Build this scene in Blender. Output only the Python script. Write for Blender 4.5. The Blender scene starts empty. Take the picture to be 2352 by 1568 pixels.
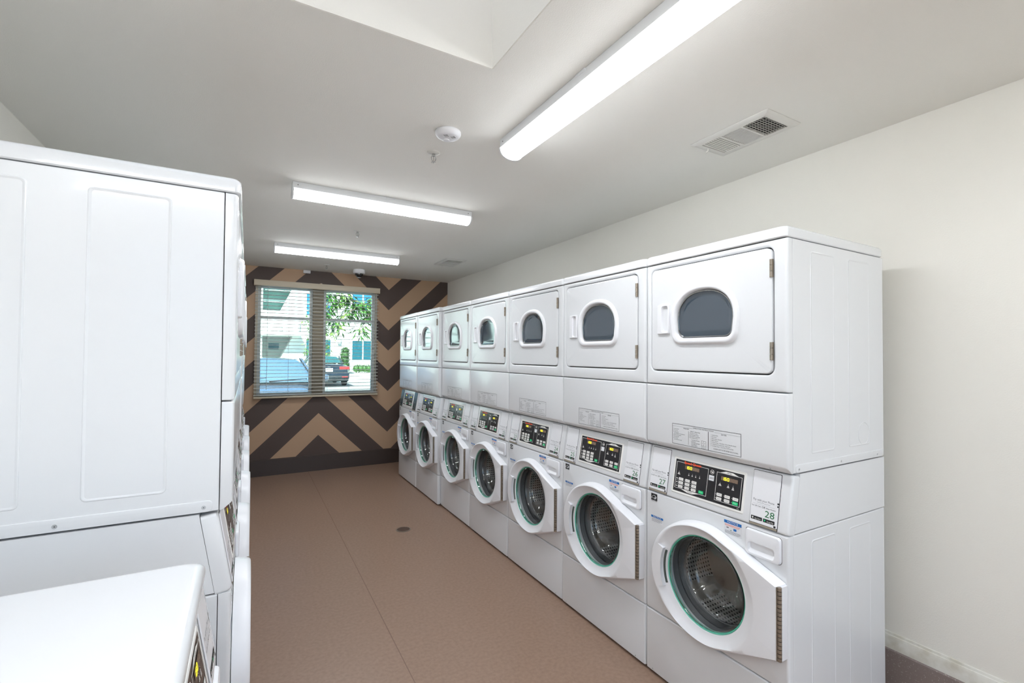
import bpy, bmesh, math, random
from mathutils import Vector, Matrix
C = bpy.context.scene.collection
PI = math.pi
def R(a): return math.radians(a)

# ---------------------------------------------------------------- materials
def sl(c):
    return tuple(((x/255)/12.92 if x/255 <= .04045 else (((x/255)+.055)/1.055)**2.4) for x in c)+(1,)
def mat(name, col, rough=.5, metal=0, spec=.5, coat=0, emit=0, ecol=None, bump=None, vary=None):
    m = bpy.data.materials.new(name); m.use_nodes = True
    nt = m.node_tree; b = nt.nodes['Principled BSDF']
    b.inputs['Base Color'].default_value = sl(col)
    b.inputs['Roughness'].default_value = rough
    b.inputs['Metallic'].default_value = metal
    b.inputs['Specular IOR Level'].default_value = spec
    b.inputs['Coat Weight'].default_value = coat
    b.inputs['Coat Roughness'].default_value = .06
    if emit:
        b.inputs['Emission Color'].default_value = sl(ecol or col); b.inputs['Emission Strength'].default_value = emit
    if bump or vary:
        tc = nt.nodes.new('ShaderNodeTexCoord')
    if bump:
        sc, st, dist = bump
        n = nt.nodes.new('ShaderNodeTexNoise'); n.inputs['Scale'].default_value = sc; n.inputs['Detail'].default_value = 3
        bp = nt.nodes.new('ShaderNodeBump'); bp.inputs['Strength'].default_value = st; bp.inputs['Distance'].default_value = dist
        nt.links.new(tc.outputs['Object'], n.inputs['Vector']); nt.links.new(n.outputs['Fac'], bp.inputs['Height'])
        nt.links.new(bp.outputs['Normal'], b.inputs['Normal'])
    if vary:
        sc, c2, lo, hi = vary
        n = nt.nodes.new('ShaderNodeTexNoise'); n.inputs['Scale'].default_value = sc; n.inputs['Detail'].default_value = 6
        cr = nt.nodes.new('ShaderNodeValToRGB'); cr.color_ramp.elements[0].position = lo; cr.color_ramp.elements[1].position = hi
        cr.color_ramp.elements[0].color = sl(c2); cr.color_ramp.elements[1].color = sl(col)
        nt.links.new(tc.outputs['Object'], n.inputs['Vector']); nt.links.new(n.outputs['Fac'], cr.inputs['Fac'])
        nt.links.new(cr.outputs['Color'], b.inputs['Base Color'])
    return m
def glass_mat(name, tint, ior=1.45, rough=.02, boost=0.0):
    m = bpy.data.materials.new(name); m.use_nodes = True; nt = m.node_tree
    for n in list(nt.nodes):
        if n.type != 'OUTPUT_MATERIAL': nt.nodes.remove(n)
    out = nt.nodes['Material Output']
    t = nt.nodes.new('ShaderNodeBsdfTransparent'); t.inputs['Color'].default_value = tint+(1,)
    g = nt.nodes.new('ShaderNodeBsdfGlossy'); g.inputs['Roughness'].default_value = rough
    f = nt.nodes.new('ShaderNodeFresnel'); f.inputs['IOR'].default_value = ior
    ad = nt.nodes.new('ShaderNodeMath'); ad.operation = 'ADD'; ad.use_clamp = True; ad.inputs[1].default_value = boost
    mx = nt.nodes.new('ShaderNodeMixShader')
    nt.links.new(f.outputs[0], ad.inputs[0]); nt.links.new(ad.outputs[0], mx.inputs[0])
    nt.links.new(t.outputs[0], mx.inputs[1]); nt.links.new(g.outputs[0], mx.inputs[2]); nt.links.new(mx.outputs[0], out.inputs[0])
    return m
M = {}
M['enamel'] = mat('white_enamel', (228, 229, 231), .22, spec=.5, coat=.3)
M['enamel_side'] = mat('white_enamel_side', (228, 229, 231), .25, spec=.5, coat=.2)
M['plastic'] = mat('white_plastic', (236, 236, 239), .3)
M['dark_gap'] = mat('dark_gap', (38, 36, 36), .7)
M['black'] = mat('control_black', (42, 41, 43), .16)
M['ink'] = mat('black_ink', (34, 34, 36), .6)
M['grey_ink'] = mat('grey_ink', (120, 120, 124), .6)
M['white'] = mat('print_white', (238, 236, 232), .45)
M['paper'] = mat('label_white', (226, 227, 230), .5)
M['green'] = mat('key_green', (28, 205, 130), .45)
M['red'] = mat('brand_red', (240, 84, 40), .45)
M['numgreen'] = mat('number_green', (24, 110, 62), .5)
M['blue'] = mat('notice_blue', (30, 112, 188), .5)
M['lcd'] = mat('display_brown', (112, 92, 74), .4)
M['seg_off'] = mat('segment_unlit', (150, 128, 112), .4)
M['seg_on'] = mat('segment_lit', (225, 220, 40), .4, emit=.5)
M['teal'] = mat('teal_seal', (92, 190, 162), .3)
M['rubber'] = mat('grey_rubber', (118, 120, 122), .6)
M['slot'] = mat('slot_dark', (78, 86, 80), .5)
M['brass'] = mat('hinge_metal', (158, 146, 132), .35, metal=.7)
M['screw'] = mat('screw_steel', (196, 198, 200), .35, metal=.6)
M['bowl'] = glass_mat('bowl_glass', (.97, .98, .98), 1.55, .03, .06)
M['dryer_glass'] = mat('dryer_glass', (60, 72, 83), .06, spec=.9, coat=1)
M['reader'] = mat('reader_dark_reflection', (58, 70, 74), .25)
def drum_mat():
    m = mat('perforated_steel', (236, 236, 234), .42, metal=.45); nt = m.node_tree; b = nt.nodes['Principled BSDF']
    tc = nt.nodes.new('ShaderNodeTexCoord'); sp = nt.nodes.new('ShaderNodeSeparateXYZ'); nt.links.new(tc.outputs['Object'], sp.inputs[0])
    def mth(op, a, bb=None):
        n = nt.nodes.new('ShaderNodeMath'); n.operation = op
        for i, v in enumerate((a, bb)):
            if v is None: continue
            if isinstance(v, (int, float)): n.inputs[i].default_value = v
            else: nt.links.new(v, n.inputs[i])
        return n.outputs[0]
    dz = mth('SUBTRACT', sp.outputs[2], .557)
    ang = mth('ARCTAN2', dz, sp.outputs[0])
    a = mth('MULTIPLY', ang, .235/.017); y = mth('MULTIPLY', sp.outputs[1], 1/.017)
    fa = mth('SUBTRACT', mth('FRACT', a), .5); fy = mth('SUBTRACT', mth('FRACT', y), .5)
    d = mth('SQRT', mth('ADD', mth('MULTIPLY', fa, fa), mth('MULTIPLY', fy, fy)))
    hole = mth('LESS_THAN', d, .26)
    mx = nt.nodes.new('ShaderNodeMix'); mx.data_type = 'RGBA'
    nt.links.new(hole, mx.inputs[0]); mx.inputs[6].default_value = sl((236, 236, 234)); mx.inputs[7].default_value = (.01, .01, .01, 1)
    nt.links.new(mx.outputs[2], b.inputs['Base Color'])
    mt = mth('MULTIPLY', mth('SUBTRACT', 1, hole), .45); nt.links.new(mt, b.inputs['Metallic'])
    return m
M['drum'] = drum_mat()
M['drumback'] = mat('drum_back_steel', (214, 208, 200), .42, metal=.45)
M['wall'] = mat('painted_wall', (243, 240, 232), .75, spec=.2, bump=(190, .18, .004))
M['ceil'] = mat('painted_ceiling', (244, 242, 236), .85, spec=.1, bump=(230, .2, .004))
M['floor'] = mat('brown_epoxy', (157, 130, 112), .33, spec=.35, bump=(400, .06, .002), vary=(55, (143, 117, 100), .3, .7))
M['curb'] = mat('dark_curb', (142, 128, 124), .5, bump=(60, .2, .004), vary=(150, (190, 178, 170), .28, .40))
M['darkbase'] = mat('brown_base_paint', (70, 58, 53), .4)
M['trimwhite'] = mat('trim_paint', (232, 230, 222), .45, vary=(14, (206, 200, 184), .3, .55))
M['lens'] = mat('lamp_lens', (255, 253, 246), .4, emit=2.4, ecol=(245, 250, 255))
def lens_mat():
    m = M['lens']; nt = m.node_tree; b = nt.nodes['Principled BSDF']
    tc = nt.nodes.new('ShaderNodeTexCoord'); sp = nt.nodes.new('ShaderNodeSeparateXYZ'); nt.links.new(tc.outputs['Object'], sp.inputs[0])
    mr = nt.nodes.new('ShaderNodeMapRange'); mr.inputs[1].default_value = -.050; mr.inputs[2].default_value = -.086; mr.inputs[3].default_value = .5; mr.inputs[4].default_value = LENS
    nt.links.new(sp.outputs[2], mr.inputs[0]); nt.links.new(mr.outputs[0], b.inputs['Emission Strength'])
LENS = 8.0
lens_mat()
M['lampmetal'] = mat('lamp_housing', (236, 238, 240), .4)
M['grille'] = mat('grille_white', (228, 226, 220), .45)
M['black_hole'] = mat('duct_black', (18, 17, 16), .8)
M['chrome'] = mat('chrome', (190, 190, 188), .2, metal=1)
M['domeblack'] = mat('dome_black', (16, 17, 20), .06, coat=1)
M['valance'] = mat('blind_cream', (206, 194, 172), .45)
M['slat'] = mat('slat_grey', (226, 226, 221), .5)
M['cord'] = mat('cord_white', (190, 200, 198), .6)
M['vinyl'] = mat('vinyl_frame', (225, 228, 226), .4)
M['casing'] = mat('casing_paint', (214, 204, 186), .5)
M['postpaint'] = mat('post_paint', (170, 158, 138), .6)
M['clearpane'] = glass_mat('added_glazing_glass', (.98, .98, .98), 1.45, .0)
M['pane'] = glass_mat('window_glass', (.80, .95, .95), 1.45, .0)
def chevron():
    m = mat('chevron_paint', (178, 147, 120), .5, spec=.3); nt = m.node_tree; b = nt.nodes['Principled BSDF']
    tc = nt.nodes.new('ShaderNodeTexCoord'); sp = nt.nodes.new('ShaderNodeSeparateXYZ'); nt.links.new(tc.outputs['Object'], sp.inputs[0])
    def mth(op, a, bb=None):
        n = nt.nodes.new('ShaderNodeMath'); n.operation = op
        for i, v in enumerate((a, bb)):
            if v is None: continue
            if isinstance(v, (int, float)): n.inputs[i].default_value = v
            else: nt.links.new(v, n.inputs[i])
        return n.outputs[0]
    # zigzag: valleys every 1.784 m from x = 1.699
    fr = mth('FRACT', mth('ADD', mth('MULTIPLY', mth('SUBTRACT', sp.outputs[0], 1.699), 1/1.784), 100.0))
    tri = mth('MULTIPLY', mth('MINIMUM', fr, mth('SUBTRACT', 1.0, fr)), 1.784)
    q = mth('SUBTRACT', sp.outputs[2], mth('MULTIPLY', tri, .973))
    k = mth('FRACT', mth('ADD', mth('MULTIPLY', mth('SUBTRACT', q, .432), 1/.563), 50.0))
    dark = mth('LESS_THAN', k, .5)
    mx = nt.nodes.new('ShaderNodeMix'); mx.data_type = 'RGBA'; nt.links.new(dark, mx.inputs[0])
    mx.inputs[6].default_value = sl((196, 164, 135)); mx.inputs[7].default_value = sl((92, 79, 74))
    nt.links.new(mx.outputs[2], b.inputs['Base Color'])
    return m
M['chevron'] = chevron()

# ---------------------------------------------------------------- mesh builder
_txt = {}
def text_mesh(s, align, shear):
    key = (s, align, shear)
    if key not in _txt:
        cu = bpy.data.curves.new('lettering', 'FONT'); cu.body = s; cu.align_x = align; cu.align_y = 'CENTER'; cu.size = 1; cu.resolution_u = 2; cu.shear = shear
        ob = bpy.data.objects.new('lettering', cu); C.objects.link(ob)
        dg = bpy.context.evaluated_depsgraph_get()
        me = bpy.data.meshes.new_from_object(ob.evaluated_get(dg))
        bpy.data.objects.remove(ob); bpy.data.curves.remove(cu)
        _txt[key] = me
    return _txt[key]
class MB:
    def __init__(s, *mats):
        s.bm = bmesh.new(); s.mats = []; s.mi = 0; s.X = Matrix.Identity(4)
        for m in mats: s.use(m)
        s.mi = 0
    def use(s, m):
        m = M[m] if isinstance(m, str) else m
        if m not in s.mats: s.mats.append(m)
        s.mi = s.mats.index(m); return s
    def v(s, p): return s.bm.verts.new(s.X @ Vector(p))
    def f(s, vs):
        try:
            fc = s.bm.faces.new(vs); fc.material_index = s.mi; return fc
        except ValueError: return None
    def loft(s, rings, cap0=False, cap1=True, closed=True):
        vs = [[s.v(p) for p in r] for r in rings]
        n = len(vs[0])
        for a, b in zip(vs, vs[1:]):
            for i in range(n if closed else n-1):
                j = (i+1) % n
                s.f([a[i], a[j], b[j], b[i]])
        if cap0: s.f(list(reversed(vs[0])))
        if cap1: s.f(vs[-1])
        return s
    def box(s, x0, x1, y0, y1, z0, z1, b=0, seg=2):
        n0 = set(s.bm.faces) if b else None
        P = [s.v(p) for p in ((x0,y0,z0),(x1,y0,z0),(x1,y1,z0),(x0,y1,z0),(x0,y0,z1),(x1,y0,z1),(x1,y1,z1),(x0,y1,z1))]
        fs = [s.f([P[i] for i in q]) for q in ((3,2,1,0),(4,5,6,7),(0,1,5,4),(1,2,6,5),(2,3,7,6),(3,0,4,7))]
        if b:
            es = list({e for f in fs for e in f.edges})
            r = bmesh.ops.bevel(s.bm, geom=es, offset=b, segments=seg, profile=.5, affect='EDGES')
            for f in r['faces']: f.material_index = s.mi
        return s
    def prism(s, pts, axis, a0, a1):
        mk = {'x': lambda p, a: (a, p[0], p[1]), 'y': lambda p, a: (p[0], a, p[1]), 'z': lambda p, a: (p[0], p[1], a)}[axis]
        return s.loft([[mk(p, a0) for p in pts], [mk(p, a1) for p in pts]], True, True)
    def cyl(s, p0, p1, r0, r1=None, n=16, caps=True):
        p0, p1 = Vector(p0), Vector(p1); r1 = r0 if r1 is None else r1
        d = (p1-p0).normalized(); a = d.orthogonal().normalized(); b = d.cross(a)
        rg = lambda p, r: [tuple(p+(a*math.cos(t)+b*math.sin(t))*r) for t in (2*PI*i/n for i in range(n))]
        return s.loft([rg(p0, r0), rg(p1, r1)], caps, caps)
    def tube(s, pts, r, n=6):
        pts = [Vector(p) for p in pts]; rings = []
        rr = r if isinstance(r, (list, tuple)) else [r]*len(pts)
        for i, p in enumerate(pts):
            d = (pts[min(i+1, len(pts)-1)]-pts[max(i-1, 0)]).normalized()
            up = Vector((0.13, 0.31, .94)); a = d.cross(up)
            if a.length < 1e-3: a = d.orthogonal()
            a.normalize(); b = d.cross(a)
            rings.append([tuple(p+(a*math.cos(2*PI*k/n)+b*math.sin(2*PI*k/n))*rr[i]) for k in range(n)])
        return s.loft(rings, True, True)
    def lathe(s, prof, c=(0,0,0), axis='z', n=32, cap0=False, cap1=False):
        mk = {'z': lambda r, h, t: (c[0]+r*math.cos(t), c[1]+r*math.sin(t), c[2]+h),
              'y': lambda r, h, t: (c[0]+r*math.cos(t), c[1]+h, c[2]+r*math.sin(t)),
              'x': lambda r, h, t: (c[0]+h, c[1]+r*math.cos(t), c[2]+r*math.sin(t))}[axis]
        return s.loft([[mk(max(r, 1e-5), h, 2*PI*i/n) for i in range(n)] for r, h in prof], cap0, cap1)
    def text(s, t, u, v, size, y=-.0006, align='CENTER', shear=0, width=None):
        """Flat lettering on the u (x) / v (z) plane, read from -y."""
        me = text_mesh(t, align, shear)
        sx = size
        if width:
            w = max(q.co.x for q in me.vertices)-min(q.co.x for q in me.vertices); sx = width/w
        vs = [s.v((u+q.co.x*sx, y, v+q.co.y*size)) for q in me.vertices]
        for p in me.polygons: s.f([vs[i] for i in p.vertices])
        return s
    def rect(s, u0, u1, v0, v1, y=-.0004):
        s.f([s.v((u0,y,v0)), s.v((u1,y,v0)), s.v((u1,y,v1)), s.v((u0,y,v1))]); return s
    def frame(s, u0, u1, v0, v1, t, y=-.0004):
        return s.rect(u0,u1,v0,v0+t,y).rect(u0,u1,v1-t,v1,y).rect(u0,u0+t,v0+t,v1-t,y).rect(u1-t,u1,v0+t,v1-t,y)
    def build(s, name, parent=None, smooth=32, loc=None):
        bmesh.ops.remove_doubles(s.bm, verts=s.bm.verts, dist=1e-6)
        if not getattr(s, 'keep', False): bmesh.ops.recalc_face_normals(s.bm, faces=s.bm.faces)
        for f in s.bm.faces: f.smooth = True
        lim = R(smooth)
        for e in s.bm.edges:
            e.smooth = len(e.link_faces) == 2 and e.calc_face_angle(0) < lim
        me = bpy.data.meshes.new(name); s.bm.to_mesh(me); s.bm.free()
        for m in s.mats: me.materials.append(m)
        o = bpy.data.objects.new(name, me); C.objects.link(o)
        if loc: o.location = loc
        if parent: o.parent = parent
        return o
def rr(u0, u1, z0, z1, r, n=6):
    """Rounded rectangle outline, counter-clockwise."""
    r = max(min(r, (u1-u0)/2, (z1-z0)/2), 1e-4); o = []
    for cx, cz, a in ((u1-r,z0+r,-90),(u1-r,z1-r,0),(u0+r,z1-r,90),(u0+r,z0+r,180)):
        for i in range(n+1):
            t = R(a+90*i/n); o.append((cx+r*math.cos(t), cz+r*math.sin(t)))
    return o
def ry(pts, y): return [(p[0], y, p[1]) for p in pts]
def tag(o, label=None, cat=None, group=None, kind=None):
    for k, val in (('label', label), ('category', cat), ('group', group), ('kind', kind)):
        if val: o[k] = val
    return o
def empty(name, loc=(0,0,0), rz=0):
    o = bpy.data.objects.new(name, None); o.empty_display_size = .1; C.objects.link(o); o.location = loc; o.rotation_euler = (0,0,rz); return o
def struct(name, mb, parent=None, **k):
    o = mb.build(name, parent, **k)
    if not parent: o['kind'] = 'structure'
    return o
def copy_tree(o, parent=None):
    c = o.copy(); C.objects.link(c)
    if parent: c.parent = parent
    for ch in list(o.children): copy_tree(ch, c)
    return c

# ---------------------------------------------------------------- measurements
HC = 1.5021
XF, Y0, PITCH = 1.693, .976, .6912
CEIL, YB, XR, XL = 2.578, 6.531, 2.572, -.947
YN = -1.9
WX0, WX1, WZ0, WZ1 = .068, 1.538, .975, 2.36      # window opening
WT = .15

# ---------------------------------------------------------------- room
mb = MB('floor').box(XL-.12, XR+.12, YN-.12, YB+WT, -.12, 0); struct('floor', mb)
# ceiling with the skylight well cut out
sx0, sx1, sy0, sy1 = -.62, .785, .15, 1.557
mb = MB('ceil')
mb.box(XL-.12, XR+.12, sy1, YB+WT, CEIL, CEIL+.14); mb.box(XL-.12, XR+.12, YN-.12, sy0, CEIL, CEIL+.14)
mb.box(XL-.12, sx0, sy0, sy1, CEIL, CEIL+.14); mb.box(sx1, XR+.12, sy0, sy1, CEIL, CEIL+.14)
struct('ceiling', mb)
mb = MB('wall'); zt = CEIL+.95
mb.box(sx0-.1, sx1+.1, sy1+.002, sy1+.1, CEIL+.141, zt); mb.box(sx0-.1, sx1+.1, sy0-.1, sy0-.002, CEIL+.141, zt)
mb.box(sx0-.1, sx0-.002, sy0-.002, sy1+.002, CEIL+.141, zt); mb.box(sx1+.002, sx1+.1, sy0-.002, sy1+.002, CEIL+.141, zt)
struct('trim_4', mb)
mb = MB('wall')
for q in ((sx0, sx1, sy1-.004, sy1), (sx0, sx1, sy0, sy0+.004), (sx0, sx0+.004, sy0+.004, sy1-.004), (sx1-.004, sx1, sy0+.004, sy1-.004)):
    mb.box(*q, CEIL+.0005, zt)
struct('trim_5', mb)
mb = MB(mat('skylight_acrylic', (255, 255, 252), .5)); 
m_ = mb.mats[0]; nt = m_.node_tree; b_ = nt.nodes['Principled BSDF']; b_.inputs['Transmission Weight'].default_value = 0
tr_ = nt.nodes.new('ShaderNodeBsdfTranslucent'); tr_.inputs[0].default_value = (.46, .475, .51, 1); nt.links.new(tr_.outputs[0], nt.nodes['Material Output'].inputs[0])
mb.box(sx0-.1, sx1+.1, sy0-.1, sy1+.1, zt, zt+.01); struct('window_2', mb)
mb = MB('wall').box(XR, XR+.12, YN-.12, YB, 0, CEIL+.0); struct('wall_right', mb)
mb = MB('wall').box(XL-.12, XL, YN-.12, YB, 0, CEIL); struct('wall_left', mb)
mb = MB('chevron', 'wall')
for q in ((XL-.12, WX0, 0, CEIL), (WX1, XR+.12, 0, CEIL), (WX0, WX1, 0, WZ0), (WX0, WX1, WZ1, CEIL)):
    mb.box(q[0], q[1], YB, YB+WT, q[2], q[3])
struct('wall_far', mb)
# unseen glazed front, added behind the camera to let daylight in
dx0, dx1, dz1 = XL+.06, XR-.08, 2.5
mb = MB('wall')
for q in ((XL-.12, dx0, 0, CEIL), (dx1, XR+.12, 0, CEIL), (dx0, dx1, dz1, CEIL)):
    mb.box(q[0], q[1], YN-.12, YN, q[2], q[3])
struct('wall_near', mb)
mb = MB('vinyl'); xs_ = [dx0, dx0+(dx1-dx0)/3, dx0+2*(dx1-dx0)/3, dx1]
for x in xs_: mb.box(max(x-.025, dx0), min(x+.025, dx1), YN-.09, YN-.03, 0, dz1)
for a, c in zip(xs_, xs_[1:]):
    for z0, z1 in ((0, .06), (dz1-.05, dz1)): mb.box(a+.025, c-.025, YN-.09, YN-.03, z0, z1)
d1 = struct('door_1', mb)
for a, c in zip(xs_, xs_[1:]): MB('clearpane').box(a+.025, c-.025, YN-.064, YN-.058, .06, dz1-.05).build('added_glazing_pane', d1)
# curbs and baseboards
mb = MB('darkbase').prism([(YB-.022, 0), (YB-.018, .188), (YB-.004, .2), (YB, .2), (YB, 0)], 'x', XL, XR-.03); struct('baseboard_far', mb)
mb = MB('curb').prism([(XR-.02, 0), (XR-.02, .182), (XR-.012, .187), (XR, .187), (XR, 0)], 'y', YN, YB-.03); struct('trim_1', mb)
mb = MB('trimwhite').prism([(XR-.014, .187), (XR-.014, .235), (XR-.010, .245), (XR-.006, .247), (XR-.004, .256), (XR, .258), (XR, .187)], 'y', YN, YB-.03); struct('baseboard_right', mb)
mb = MB('curb').prism([(XL, 0), (XL, .187), (XL+.02, .187), (XL+.02, 0)], 'y', YN, YB-.03); struct('trim_2', mb)
# joint in the floor
mb = MB(mat('floor_joint', (128, 101, 86), .5)).box(.688, .692, -1.5, YB-.03, .0002, .0009); struct('trim_3', mb)

# window frame + glass
fy0, fy1 = YB+.07, YB+.13
mb = MB('vinyl')
cx0, cx1 = .725, .855
wx0, wx1 = WX0+.026, WX1-.014
for a, b in ((wx0, cx0), (cx1, wx1)):
    for q in ((a, a+.035, WZ0, WZ1), (b-.035, b, WZ0, WZ1), (a+.035, b-.035, WZ0, WZ0+.035), (a+.035, b-.035, WZ1-.035, WZ1), (a+.035, b-.035, 1.94, 1.972)):
        mb.box(q[0], q[1], fy0, fy1, q[2], q[3])
w1 = struct('window_1', mb)
MB('postpaint').box(cx0, cx1, YB+.03, YB+WT, WZ0, WZ1).build('mullion_post', w1)
MB('casing').box(WX0+.003, wx0, YB+.03, fy1, WZ0+.013, WZ1-.003).box(wx1, WX1-.003, YB+.045, fy1, WZ0+.013, WZ1-.003).build('window_casing', w1)
for a, b in ((wx0, cx0), (cx1, wx1)):
    for z0, z1 in ((WZ0+.035, 1.94), (1.972, WZ1-.035)):
        MB('pane').box(a+.035, b-.035, fy0+.028, fy0+.033, z0, z1).build('window_pane', w1)
MB('postpaint').box(WX0, WX1, YB+.002, fy0, WZ0, WZ0+.012).build('window_sill', w1)

mb = MB('wall'); 
for q in ((WX0, WX0+.003, WZ0+.013, WZ1), (WX1-.003, WX1, WZ0+.013, WZ1), (WX0+.003, WX1-.003, WZ1-.003, WZ1)): mb.box(q[0], q[1], YB+.002, fy0, q[2], q[3])
struct('trim_6', mb)
# venetian blind
bx0, bx1 = .062, 1.545
bl = empty('window_blind', ((bx0+bx1)/2, YB, .955)); tag(bl, 'wide cream venetian blind with open slats over the window in the striped wall', 'blind')
def lc(mb): mb.X = Matrix.Translation(-bl.location); return mb
mb = lc(MB('valance'))
prof = [(YB-.002, 2.333), (YB-.072, 2.333), (YB-.079, 2.338), (YB-.081, 2.35), (YB-.078, 2.36), (YB-.078, 2.385), (YB-.082, 2.393), (YB-.082, 2.404), (YB-.002, 2.404)]
mb.prism(prof, 'x', bx0-.014, bx1+.014).build('valance', bl)
mb = lc(MB('slat')); nsl = 31; random.seed(5)
for i in range(nsl):
    z = .99+i*(2.315-.99)/(nsl-1)
    yc = YB-.04; w = .025; n = 4; dip = .0035
    top = [(yc-w+2*w*k/n, z+dip*(1-(2*k/n-1)**2)-.0025) for k in range(n+1)]
    pts = top+[(y, zz+.0030) for y, zz in reversed(top)]
    mb.prism(pts, 'x', bx0, bx1)
mb.build('slat_panel', bl)
lc(MB('valance')).box(bx0, bx1, YB-.068, YB-.012, .953, .975, .004).build('bottom_rail', bl)
for x in (.13, .44, .70, .90, 1.17, 1.47):
    mb = lc(MB('cord'))
    for y in (YB-.068, YB-.011): mb.cyl((x, y, .97), (x, y, 2.335), .0011, n=5)
    mb.build('ladder_cord', bl)
lc(MB('cord')).tube([(.2, YB-.078, 2.335), (.2, YB-.08, 1.6), (.198, YB-.079, 1.06)], .0028).build('tilt_wand', bl)
MB('valance').prism([(.0, .0), (.02, .0), (.014, .012), (.006, .012)], 'y', -.01, 0).build('valance_clip', bl, loc=(.0, -.055, 1.449))

# ---------------------------------------------------------------- the machines
HW, D = .3425, .7136
Z_T, Z_CAP, Z_MID, Z_DB, Z_CON, Z_LOW = 1.984, 1.941, 1.373, 1.079, .860, .302
def panel_rings(u0, u1, z0, z1, depth=.030, e=.010, ez=.004):
    R0 = lambda iu, iz, y: ry(rr(u0+iu, u1-iu, z0+iz, z1-iz, .003, 3), y)
    return [R0(0, 0, depth), R0(0, 0, e), R0(e*.12, ez*.12, e*.5), R0(e*.42, ez*.42, e*.16), R0(e*.75, ez*.75, e*.03), R0(e, ez, 0)]
def dshape(cx, hw, zb, zt, rb, n=14):
    """Flat-bottomed window outline with a domed top."""
    o = []; h = zt-zb; z1 = zb+h*.40
    for i in range(n+1):
        t = R(-90+90*i/n); o.append((cx+hw*.965-rb+rb*math.cos(t), zb+rb+rb*math.sin(t)))
    m = 2*n; e = 2/2.25
    for i in range(m+1):
        t = PI*i/m; c, s_ = math.cos(t), math.sin(t)
        o.append((cx+hw*math.copysign(abs(c)**e, c), z1+(zt-z1)*abs(s_)**e))
    for i in range(n+1):
        t = R(180+90*i/n); o.append((cx-hw*.965+rb+rb*math.cos(t), zb+rb+rb*math.sin(t)))
    return o
def side_ribs(mb, z0, z1, sgn):
    """Long pressed panels raised out of the cabinet's side."""
    for y0, y1 in ((.147, .315), (.420, .592)):
        mk = lambda i, h: [(sgn*(HW+h), p[0], p[1]) for p in rr(y0+i, y1-i, z0+i, z1-i, .012-i*.5, 4)]
        mb.loft([mk(0, -.001), mk(.0015, .0012), mk(.0035, .0018), mk(.006, .0012), mk(.008, .0004)])
def screws(name, parent, pts, axis, r=.0065):
    for p in pts:
        mb = MB('screw', 'ink'); d = {'x+': (1,0,0), 'x-': (-1,0,0), 'y': (0,-1,0)}[axis]; p = Vector(p); d = Vector(d)
        mb.cyl(p-d*.002, p+d*.0025, r, r*.8, 12); mb.use('ink').cyl(p+d*.0022, p+d*.0028, r*.2, n=6); mb.build(name, parent)
def convex_radius(pts):
    P = sorted(set(pts))
    def half(P):
        h = []
        for p in P:
            while len(h) > 1 and (h[-1][0]-h[-2][0])*(p[1]-h[-2][1])-(h[-1][1]-h[-2][1])*(p[0]-h[-2][0]) <= 0: h.pop()
            h.append(p)
        return h[:-1]
    H = half(P)+half(P[::-1])
    def r(t):
        c, s_ = math.cos(t), math.sin(t); best = 0
        for (x0, y0), (x1, y1) in zip(H, H[1:]+H[:1]):
            dx, dy = x1-x0, y1-y0; den = c*dy-s_*dx
            if abs(den) < 1e-12: continue
            k = (x0*dy-y0*dx)/den; w = (x0*s_-y0*c)/(-den) if abs(den) > 0 else 0
            # point = x0 + w*dx ; solve w
            w = ((c*k-x0)*dx+(s_*k-y0)*dy)/(dx*dx+dy*dy)
            if k > 0 and -1e-6 <= w <= 1+1e-6: best = max(best, k)
        return best
    return r
DC = (0.0, .557)                                   # centre of the washer's porthole
_pts = []
for i in range(240):
    t = 2*PI*i/240; a = .266 if math.cos(t) < 0 else .237
    _pts.append((round(a*math.cos(t), 6), round(.237*math.sin(t), 6)))
_pts += [(.325, .688-DC[1]), (.325, .428-DC[1])]
r_out = convex_radius(_pts)
_ang = sorted([2*PI*i/120 for i in range(120)]+[math.atan2(.688-DC[1], .325), math.atan2(.428-DC[1], .325)+2*PI])
def ring(fn, y): return [(DC[0]+fn(t)*math.cos(t), y, DC[1]+fn(t)*math.sin(t)) for t in _ang]
# slanted console frame: u across, v up the slope, -y out of the face
_s = math.atan2(.038, .219)
CONX = Matrix.Translation((0, -.003, Z_CON+.002)) @ Matrix.Rotation(-_s, 4, 'X')
def v_of(z): return (z-Z_CON-.002)/math.cos(_s)

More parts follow.
